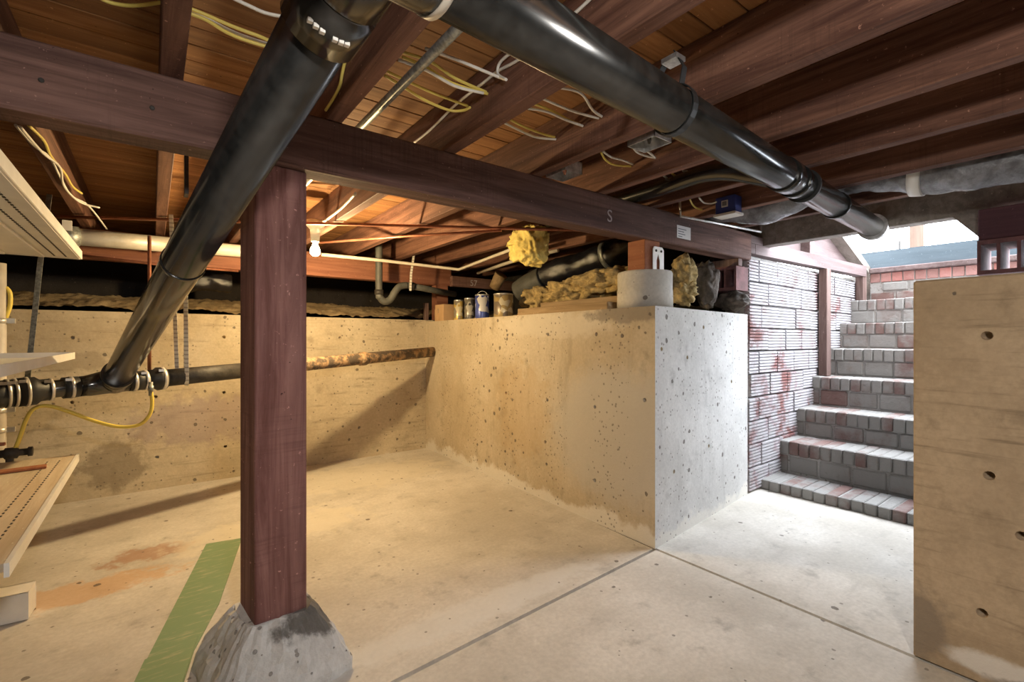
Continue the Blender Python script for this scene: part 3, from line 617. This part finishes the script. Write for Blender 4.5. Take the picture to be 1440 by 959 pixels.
bm = bm_new(); q = va+dv*.54; ribbon(bm, [q+Vector((.02, -.058, -.045)), q+Vector((.0, -.07, .02)), q+Vector((.01, -.06, .09)), q+Vector((.07, -.03, .135)), q+Vector((.12, 0, .14))], .016, .002, (0, 0, 1) if False else (1, .3, 0)); single('vent_strap', bm, 'shelf', 'white strap curling over the vent pipe', 'strap')
def pipe(name, pts, r, m, label, cat='pipe', n_=0, seg=12, group=None):
    b = bm_new(); tube(b, spline(pts, n_) if n_ else pts, r, seg); return single(name, b, m, label, cat, group)
pipe('copper_pipe', [(-.47, 3.715, 1.742), (.75, 2.99, 1.742), (1.81, 2.36, 1.742), (2.4, 2.0, 1.742)], .0095, 'copper', 'long copper pipe running diagonally below the joists past the bulb')
pipe('copper_pipe', [px(440, 342, z=1.728), px(575, 332, z=1.728), px(705, 324, z=1.728)], .0085, 'copper', 'shorter copper pipe starting at the bulb and joining the longer one')
pipe('copper_pipe', [px(105, 358, v=4.031), px(240, 374, v=4.031), px(335, 381, v=4.031)], .0085, 'copper', 'copper pipe along the foot of the rear girder')
tp = thing('trap_pipe', px(540, 427, v=3.80), 'dark waste pipe with a curved trap above the back wall', 'pipe')
tpp = [px(533, 340, v=3.80), px(533, 410, v=3.80)]+[px(x, y, v=3.80) for x, y in ((535, 419), (541, 424), (549, 421), (555, 411), (562, 403), (572, 401))]
bm = bm_new(); tube(bm, spline(tpp, 5), .029, 18); part('trap', bm, 'felt', tp)
bm = bm_new(); tube(bm, [px(572, 401, v=3.80), px(640, 414, v=3.90)], .027, 18); part('arm', bm, 'felt', tp)
bm = bm_new(); q = px(533, 411, v=3.80); lathe(bm, q+Vector((0, 0, -.02)), (0, 0, 1), [(0, .03), (0, .036), (.04, .036), (.04, .03)], 18); part('slip_nut', bm, 'iron', tp)
bm = bm_new(); q = px(577, 402, v=3.81); lathe(bm, q, (1, .1, -.06), [(0, .028), (0, .034), (.035, .034), (.035, .028)], 18); part('slip_nut', bm, 'iron', tp)
bm = bm_new(); ribbon(bm, [px(583, 352, v=3.76), px(578, 385, v=3.76), px(577, 409, v=3.77)], .02, .002, (1, 0, 0)); single('hanger_tape', bm, 'tape', 'perforated tape holding the trap pipe below the joists', 'strap')
pipe('white_conduit', [px(452, 358, v=3.72), px(535, 366, v=3.72), px(645, 379, v=3.72), px(700, 358, z=1.743), px(735, 345, z=1.743)], .013, 'pvc', 'thin white pipe crossing below the joists and bending toward the yellow insulation', n_=0)
pipe('white_conduit', [px(672, 384, v=3.9), px(725, 366, u=2.45), px(785, 352, u=2.52)], .015, 'pvc', 'cream pipe passing behind the yellow insulation', n_=0)
pipe('steel_conduit', [(.587, -.2, 1.80), (.587, 2.6, 1.80)], .0135, 'dullsteel', 'straight galvanised conduit between the joists over the beam', seg=16)
pipe('beam_conduit', [px(956, 283, v=1.555), px(957, 304, v=1.555), px(1070, 326, v=1.42), (3.011, 1.42, 1.80)], .007, 'steel', 'thin bright tube running along the dark end of the beam', seg=10)

duct('wrapped_bundle', [px(265, 398, v=4.5), px(290, 396, v=4.5), px(325, 398, v=4.5)], .075, 'bwrap', 'shiny black plastic bundle on the soil bank behind the drain pipe', .12)
# bulb
bl = thing('light_bulb', BULB+Vector((0, 0, -.04)), 'glowing bare bulb in a white socket below the joists', 'lamp')
def bulb_parts(root, p):
    b = bm_new(); lathe(b, p+Vector((0, 0, .055)), (0, 0, -1), [(0, .013), (.02, .016), (.04, .026), (.06, .030), (.075, .027), (.086, .016), (.09, .002)], 20); g_ = part('glass', b, 'bulb', root); g_.visible_shadow = True
    b = bm_new(); lathe(b, p+Vector((0, 0, .185)), (0, 0, -1), [(0, .055), (.03, .055), (.055, .03), (.13, .024), (.13, .016)], 20); part('socket', b, 'porcelain', root)
def bulb_light(name, p, w, colr, root, r=.045):
    l = bpy.data.lights.new(name, 'POINT'); l.energy = w; l.color = colr; l.shadow_soft_size = r
    o = bpy.data.objects.new(name, l); C.objects.link(o); o.location = p-root.location; o.parent = root
bulb_parts(bl, BULB); bulb_light('bulb_light', BULB+Vector((0, 0, -.05)), BULB_W, (1., .72, .36), bl, .03)
bl2 = thing('light_bulb', BULB2+Vector((0, 0, -.04)), 'bare bulb in a white socket at the near end of the cellar', 'lamp')
bulb_parts(bl2, BULB2); bulb_light('bulb_light', BULB2+Vector((0, 0, -.05)), BULB2_W, (1., .97, .92), bl2, .06)

# ------------------------------------------------------------------ cables, boxes
def cable(col, pts, label, z=1.86, u=None, n_=5, r=.0046, group=None):
    zz = z if isinstance(z, list) else [z]*len(pts)
    P = [px(x, y, z=k) if u is None else px(x, y, u=u) for (x, y), k in zip(pts, zz)]
    b = bm_new(); tube(b, spline(P, n_), r, 8); return single(col+'_cable', b, col, label, 'cable', group)
cable('yellow', [(128, -12), (150, 2), (185, 8), (228, 3), (236, 0)], 'yellow cable at the subfloor left of the first joist', 1.90)
cable('yellow', [(262, 10), (290, 21), (325, 36), (360, 49), (400, 62), (470, 56), (507, 54)], 'upper yellow cable passing behind the slanting drain pipe', 1.885)
cable('yellow', [(262, 17), (290, 28), (318, 45), (350, 58), (395, 70), (440, 76), (488, 81)], 'lower yellow cable passing behind the slanting drain pipe', 1.87)
cable('white', [(265, 12), (300, 31), (340, 50), (395, 66), (450, 70)], 'thin white cable between the two yellow cables', 1.897)
cable('white', [(325, -4), (350, 8), (380, 20), (430, 26), (490, 20), (524, 26)], 'white cable crossing above the yellow pair', 1.90)
cable('yellow', [(507, 55), (494, 66), (486, 84), (481, 105), (478, 120), (469, 138), (458, 155)], 'yellow cable dropping down the dark joist side', u=.438)
cable('white', [(598, 68), (640, 83), (698, 107), (715, 113)], 'white cable crossing the bay behind the conduit')
cable('white', [(835, -6), (800, 26), (735, 80), (700, 100), (684, 113), (642, 146), (617, 171), (600, 187), (583, 200)], 'long white cable stapled along a joist side', u=.866)
cable('white', [(720, 73), (703, 88), (700, 104), (712, 112)], 'short white cable loop at the joist hole', u=.856)
cable('yellow', [(565, 73), (604, 86), (640, 110), (687, 131)], 'yellow cable of the upper pair beside the conduit')
cable('yellow', [(566, 80), (600, 95), (636, 117), (686, 132)], 'second yellow cable of the upper pair beside the conduit', 1.85)
cable('yellow', [(543, 100), (581, 118), (612, 132), (661, 150)], 'yellow cable of the lower pair beside the conduit')
cable('yellow', [(541, 106), (570, 124), (598, 141), (632, 155), (652, 155), (661, 151)], 'drooping yellow cable of the lower pair beside the conduit', 1.845)
cable('white', [(560, 84), (600, 99), (640, 121), (680, 131)], 'white cable lying with the upper yellow pair', 1.840)
cable('white', [(787, 123), (817, 131), (834, 155), (852, 167)], 'white cable hooking down into the joist hole under the overhead pipe')
cable('white', [(762, 138), (797, 153), (825, 162), (850, 168)], 'white cable meeting the hooked cable at one joist hole')
cable('white', [(740, 152), (769, 157), (797, 169), (825, 179)], 'white cable under the dark patch of subfloor')
cable('yellow', [(748, 145), (774, 155), (803, 170), (824, 178)], 'yellow cable under the dark patch of subfloor', 1.871)
cable('white', [(710, 173), (741, 188), (760, 194), (797, 197)], 'white cable lowest in its bay near the beam')
cable('yellow', [(717, 168), (741, 180), (769, 190), (795, 196)], 'yellow cable lowest in its bay near the beam', 1.871)
cable('yellow', [(845, 214), (852, 225), (865, 232), (892, 234)], 'yellow cable beside the steel box near the overhead pipe', 1.83)
cable('white', [(848, 213), (860, 221), (875, 225), (890, 231)], 'white cable beside the steel box near the overhead pipe', 1.835)
cable('white', [(886, 200), (895, 213), (908, 219), (922, 222)], 'white cable leaving the underside of the steel box', 1.80)
cable('white', [(902, 203), (910, 212), (921, 221)], 'short white cable leaving the steel box', 1.80)
cable('white', [(930, 245), (938, 251), (944, 260)], 'short white cable end above the black branch pipe', 1.846)
cable('yellow', [(945, 244), (952, 249), (960, 257)], 'short yellow cable end above the black branch pipe', 1.846)
cable('white', [(960, 240), (975, 243), (991, 249)], 'pale cable end beside the overhead pipe near the branch', 1.846)
cable('yellow', [(970, 280), (975, 289), (983, 294), (991, 295)], 'yellow cable curling beside the blue box', 1.80)
cable('white', [(983, 278), (990, 285), (1000, 286), (1008, 284)], 'white cable entering the blue box', 1.80)
cable('yellow', [(40, 176), (62, 198), (72, 220), (92, 245), (102, 262), (115, 272)], 'yellow cable running down the orange joist at the shelving', 1.753)
cable('white', [(22, 176), (48, 205), (70, 222), (85, 250), (100, 275), (125, 290), (150, 322)], 'pale cable running down the orange joist at the shelving', [1.7435]*5+[1.734, 1.720])
cable('white', [(28, 178), (60, 215), (84, 235), (90, 262), (112, 284), (140, 292)], 'twisted pale cable on the orange joist at the shelving', [1.733]*3+[1.728, 1.722, 1.719])
cable('white', [(455, 312), (480, 293), (500, 272)], 'pale cable rising above the bulb', 1.765, r=.007)

def steel_box(p, sx, sy, sz, label, m='steel', name='junction_box'):
    r = thing(name, p, label, 'box'); t = .003; b = bm_new()
    a, c = p-Vector((sx/2, sy/2, 0)), p+Vector((sx/2, sy/2, sz))
    box(b, (a.x, a.y, c.z-t), c); box(b, a, (a.x+t, c.y, c.z)); box(b, (c.x-t, a.y, a.z), c); box(b, a, (c.x, a.y+t, c.z)); box(b, (a.x, c.y-t, a.z), c); part('shell', b, m, r)
    return r
p = px(793, 240, u=1.41); r_ = steel_box(Vector((p.x, p.y, 1.752)), .10, .12, .05, 'open steel junction box on a joist just above the beam')
for k in range(3): b = bm_new(); lathe(b, Vector((p.x-.02+k*.02, p.y+.015*(k-1), 1.80)), (0, 0, -1), [(0, .009), (.02, .008), (.035, .004)], 8); part('wire_nut', b, 'copper', r_)
p = px(913, 196, u=1.44); r_ = steel_box(Vector((p.x, p.y, 1.757)), .10, .12, .05, 'open steel junction box beside the overhead drain pipe')
for k in range(3): b = bm_new(); lathe(b, Vector((p.x-.02+k*.02, p.y+.015*(k-1), 1.805)), (0, 0, -1), [(0, .009), (.02, .008), (.035, .004)], 8); part('wire_nut', b, 'iron', r_)
p = px(1022, 291, u=2.48); bb = thing('blue_box', (p.x, p.y, p.z-.05), 'blue plastic electrical box with white plate below a joist', 'box')
bm = bm_new(); box(bm, (p.x-.02, p.y-.055, p.z-.035), (p.x+.055, p.y+.055, p.z+.055), bev=.004); part('body', bm, 'blue', bb)
bm = bm_new(); box(bm, (p.x-.03, p.y-.062, p.z-.05), (p.x+.06, p.y+.062, p.z-.036), bev=.002); part('plate', bm, 'shelf', bb)
bm = bm_new(); box(bm, (p.x-.024, p.y-.018, p.z-.004), (p.x-.019, p.y+.018, p.z+.032), bev=.001); wd_ = part('window', bm, 'paper', bb)
bm = bm_new(); box(bm, (p.x-.027, p.y-.011, p.z+.003), (p.x-.0235, p.y+.011, p.z+.025)); part('screen', bm, 'ink', wd_)
a_, b_ = px(952, 316, v=1.5715), px(971, 338, v=1.5715); nt_ = thing('paper_notice', ((a_.x+b_.x)/2, 1.571, b_.z), 'small white paper notice stapled to the beam', 'notice')
bm = bm_new(); box(bm, (a_.x, 1.5705, b_.z), (b_.x, 1.5725, a_.z)); part('sheet', bm, 'paper', nt_)
bm = bm_new()
for k, w in enumerate((.7, .5, .6, .35)): box(bm, (a_.x+.01, 1.5698, a_.z-.022-k*.014), (a_.x+.01+w*(b_.x-a_.x-.02), 1.5706, a_.z-.017-k*.014))
part('print', bm, 'ink', nt_)

# ducts and insulation
fd = duct('flexible_duct', [(2.80, -2.2, 1.79), (2.80, -.5, 1.785), (2.79, .25, 1.785), (2.785, .5, 1.79), (2.77, .68, 1.83), (2.77, .80, 1.852), (2.77, 1.02, 1.852), (2.78, 1.24, 1.80), (2.785, 1.36, 1.81), (2.785, 1.53, 1.854), (2.785, 1.72, 1.854), (2.785, 1.90, 1.852)], [.098, .098, .098, .098, .09, .083, .083, .09, .09, .083, .083, .083], 'gwrap', 'flexible duct in crinkled grey plastic below the joists by the hatch', .06)
bm = bm_new(); q = px(1262, 262, u=2.80); ring(bm, Vector((2.781, .1, 1.72)), Vector((2.781, 1.1, 1.90)), .5, .045, .108); part('band', bm, 'shelf', fd, 'white band')
wd = duct('wrapped_duct', [px(752, 396, u=2.62), px(790, 381, u=2.67), px(830, 369, u=2.755), px(869, 353, u=2.775), (2.78, 2.08, 1.79), (2.785, 1.86, 1.85)], [.103, .103, .103, .103, .10, .088], 'bwrap', 'duct wrapped in shiny black plastic behind the pier', .06)
bm = bm_new(); tube(bm, spline([px(732, 411, u=2.56), px(745, 402, u=2.58), px(765, 392, u=2.62)], 8), .105, 32); part('elbow', bm, 'felt', wd, 'dark grey elbow')
bm = bm_new(); q = px(857, 358, u=2.77); ring(bm, q+Vector((-.02, .4, -.065)), q+Vector((.02, -.4, .065)), .5, .04, .114); part('band', bm, 'dullsteel', wd, 'grey band')
bm = bm_new(); q = px(744, 346, s=3.2); bmesh.ops.create_cube(bm, size=2.); bmesh.ops.subdivide_edges(bm, edges=bm.edges[:], cuts=22, use_grid_fill=True)
for v in bm.verts:
    p = v.co.copy(); l4 = (abs(p.x)**2.7+abs(p.y)**2.7+abs(p.z)**2.7)**(1/2.7); p = p/l4; k = 1+.22*noise.fractal(p*2.2+Vector((4, 1, 7)), .7, 2., 5); v.co = q+Vector((.105*p.x, .145*p.y, .125*p.z+.03*p.y*(p.z < 0)))*k
for f in bm.faces: f.smooth = True
single('insulation_batt', bm, 'fibre', 'tuft of yellow fibreglass insulation hanging over the black duct', 'insulation')
bm = bm_new()
for k, (x, y, rx) in enumerate(((760, 424, .13), (800, 414, .15), (845, 402, .17), (880, 396, .15))): lump(bm, px(x, y-2, u=2.48), (rx, rx*1.2, .095), .45, 5., 4, k*3.1)
o = single('wool_heap', bm, 'wool', 'heap of tan mineral wool on the ledge left of the pier', 'insulation'); o['kind'] = 'stuff'
bm = bm_new(); lump(bm, px(962, 388, u=2.68), (.08, .07, .12), .4, 5., 4, 2.); lump(bm, px(960, 412, u=2.64), (.08, .08, .07), .4, 5., 4, 5.); o = single('wool_clump', bm, 'wool', 'clump of tan mineral wool right of the pier', 'insulation'); o['kind'] = 'stuff'
bm = bm_new(); lump(bm, px(993, 399, u=2.88), (.072, .07, .145), .35, 4., 4, 9.); single('dark_stone', bm, 'rock', 'tall dark stone beside the tan mineral wool', 'stone')
bm = bm_new(); lump(bm, px(1030, 424, u=3.10), (.075, .10, .065), .3, 4., 4, 4.); single('dark_stone', bm, 'rock', 'low brown stone under the hollow clay block', 'stone')
# lumber on the ledge
bm = bm_new(); a = px(735, 434, u=2.21); b2 = px(862, 420, u=2.21); box(bm, (2.16, b2.y, 1.219), (2.25, a.y, 1.275), bev=.004); single('lumber_piece', bm, 'lumber', 'dirty length of lumber lying along the ledge behind the cans', 'lumber')
bm = bm_new(); box(bm, (2.255, b2.y-.05, 1.22), (2.30, a.y-.15, 1.315), bev=.004); single('lumber_piece', bm, 'lumber', 'thicker length of lumber against the mineral wool', 'lumber')
bm = bm_new(); tube(bm, [px(695, 405, u=2.5), px(705, 386, u=2.52)], [.05, .062], 10); single('wood_chunk', bm, 'lumber', 'round chunk of wood standing behind the biggest paint can', 'wood')

# cans and box on the wall
def can(x, ybase, r, h, mats, label, lid=True, handle=False):
    q = px(x, ybase, u=2.20); q = Vector((q.x-.0, q.y, 1.218)); t = thing('paint_can', q, label, 'can', None)
    b = bm_new(); lathe(b, q, (0, 0, 1), [(0, r*.98), (.004, r), (h-.012, r)], 28); part('body', b, mats, t)
    b = bm_new(); lathe(b, q+Vector((0, 0, h-.012)), (0, 0, 1), [(0, r), (.002, r*1.03), (.010, r*1.03), (.012, r*.95), (.012, r*.85), (.006, r*.83), (.006, .001)], 28); part('lid', b, 'steel', t)
    if handle:
        b = bm_new(); tube(b, [q+Vector((0, 0, h-.03))+Vector((.35, -.94, 0))*r*1.03*math.cos(R(a))+Vector((0, 0, 1))*.06*math.sin(R(a)) for a in range(0, 181, 15)], .0022, 6); part('handle', b, 'steel', t)
    return t
def canmat(name, cols, seed, sx=30., sz=26.):
    n = NT(name); v = n.vec((sx, sx, sz)); mp = n.t.nodes.new('ShaderNodeVectorMath'); d, cc = n.voro(v, 1.); se = n.t.nodes.new('ShaderNodeSeparateColor'); n.link(cc, se.inputs[0])
    col = n.mix(n.step(se.outputs[0], .45, .5), cols[0], cols[1]); col = n.mix(n.step(se.outputs[1], .62, .66), col, cols[2]); M[name] = n.done(col, .35, .2); return name
canmat('can_gold', [(.62, .44, .12), (.74, .66, .45), (.30, .26, .20)], 1); canmat('can_dark', [(.08, .08, .09), (.50, .48, .42), (.22, .20, .16)], 2)
canmat('can_blue', [(.05, .08, .34), (.72, .72, .74), (.10, .14, .45)], 3, 22, 18); canmat('can_brown', [(.40, .30, .14), (.62, .56, .42), (.20, .16, .12)], 4, 20, 24)
can(645, 446, .043, .185, 'can_gold', 'narrow gold-labelled paint can next to the cardboard box')
can(660, 445, .043, .190, 'can_dark', 'narrow dark-labelled paint can beside the blue and white can')
can(678, 444, .058, .205, 'can_blue', 'blue and white paint can with a raised wire handle', handle=True)
can(708, 441, .076, .190, 'can_brown', 'largest paint can with a brown and silver label')
cb = thing('cardboard_box', px(621, 448, u=2.20), 'small brown cardboard box beside the paint cans', 'box'); q = cb.location.copy(); q.z = 1.218; cb.location = q
bm = bm_new(); box(bm, (q.x-.06, 3.875, 1.218), (q.x+.10, 4.036, 1.375), bev=.003); part('carton', bm, 'card', cb)
bm = bm_new(); box(bm, (q.x-.064, 3.975, 1.22), (q.x-.0595, 4.034, 1.33)); part('flap', bm, 'card', cb)
bm = bm_new()
for k in range(3): box(bm, (q.x-.0615, q.y-.05, 1.30+k*.014), (q.x-.0595, q.y-.05+.035-.008*k, 1.306+k*.014))
part('print', bm, 'ink', cb)
bm = bm_new(); box(bm, (2.09, q.y+.125, 1.235), (2.13, q.y+.165, 1.40), bev=.003); single('corner_stake', bm, 'greywood_z', 'short grey stake standing at the corner behind the cardboard box', 'stake')

# ------------------------------------------------------------------ left: shelving, channel, green strip
sh = thing('shelving_unit', (-.55, 2.3, 0), 'white perforated metal shelving unit at the left', 'shelving')
U0, U9 = -.83, -.285
def shelf(z, v0, v1, m='shelf', below=True, lip=.034, ribs=True):
    b = bm_new(); box(b, (U0, v0, z), (U9, v1, z+.004)); t = .003
    for a, c in (((U9-t, v0, z-.004), (U9, v1, z+lip)), ((U0, v0, z-.004), (U0+t, v1, z+lip)), ((U0, v0, z-.004), (U9, v0+t, z+lip)), ((U0, v1-t, z-.004), (U9, v1, z+lip))): box(b, a, c)
    for u in (U9-.13, U9-.26) if ribs else (): box(b, (u-.012, v0+.05, z-.012), (u+.012, v1-.05, z), bev=.003)
    s = part('shelf', b, m, sh); b = bm_new(); zz = z-.0012 if below else z+.0048
    for u in (U9-.045, U9-.085):
        v = v0+.06
        while v < v1-.05: box(b, (u-.003, v, zz-.001), (u+.003, v+.014, zz+.001)); v += .032
    o = part('slots', b, 'slot', s); o['kind'] = 'stuff'
shelf(1.447, 1.30, 3.16); shelf(.964, 1.35, 2.97, lip=.026, ribs=False)
b = bm_new(); box(b, (U0, 1.68, .478), (U9, 3.06, .50), bev=.002); s = part('shelf', b, 'ply', sh, 'pale board shelf')
b = bm_new()
for u in (U9-.05, U9-.09):
    v = 1.75
    while v < 2.95: box(b, (u-.0025, v, .4995), (u+.0025, v+.014, .5012)); v += .034
o = part('slots', b, 'slot', s); o['kind'] = 'stuff'
b = bm_new(); box(b, (U9-.004, 1.67, .468), (U9+.006, 3.07, .503)); part('edge_lip', b, 'shelf', sh)
for u, v in ((U0+.02, 1.70), (U0+.02, 2.98)):
    b = bm_new(); box(b, (u-.02, v-.002, 0), (u+.02, v+.002, 1.73)); box(b, (u-.022, v-.02, 0), (u-.018, v+.02, 1.73)); part('upright', b, 'shelf', sh)
b = bm_new(); box(b, (U9-.004, 1.30, 1.445), (U9+.008, 3.165, 1.487), bev=.002); part('edge_lip', b, 'shelf', sh)
bm = bm_new(); box(bm, (-.75, 2.78, .502), (-.36, 2.83, .512), rot=Matrix.Rotation(R(6), 3, 'Z'), bev=.002); single('wood_strip', bm, 'cutwood', 'rusty-brown strip lying on the pale lower shelf', 'strip')
q = px(40, 872, z=0); bm = bm_new(); 
for a, c in (((-.95, q.y, .004), (q.x, q.y+.004, .105)), ((-.95, q.y, .101), (q.x, q.y+.10, .105)), ((-.95, q.y+.096, .004), (q.x, q.y+.10, .105))): box(bm, a, c, rot=Matrix.Rotation(R(-4), 3, 'Z'), piv=(q.x, q.y, 0))
box(bm, (q.x-.004, q.y+.004, .004), (q.x-.001, q.y+.096, .1), rot=Matrix.Rotation(R(-4), 3, 'Z'), piv=(q.x, q.y, 0))
single('metal_channel', bm, 'shelf', 'white metal channel lying on the floor below the shelving', 'channel')
bm = bm_new(); prism(bm, [px(290, 766, z=0).xy, px(193, 955, z=0).xy, (-.11, 1.55), (.012, 1.48), (.085, 1.80), (.112, 1.92), px(308, 850, z=0).xy, (.375, 2.85)], .0005, .005); gs = single('green_strip', bm, 'green', 'green painted strip lying on the floor behind the footing', 'strip')
bm = bm_new(); prism(bm, [(-.02, 1.95), (-.11, 1.55), (.012, 1.48), (.083, 1.80), (.110, 1.92), (.128, 1.99)], .006, .010); single('green_offcut', bm, 'green', 'shorter green piece overlapping the near end of the green strip', 'strip')
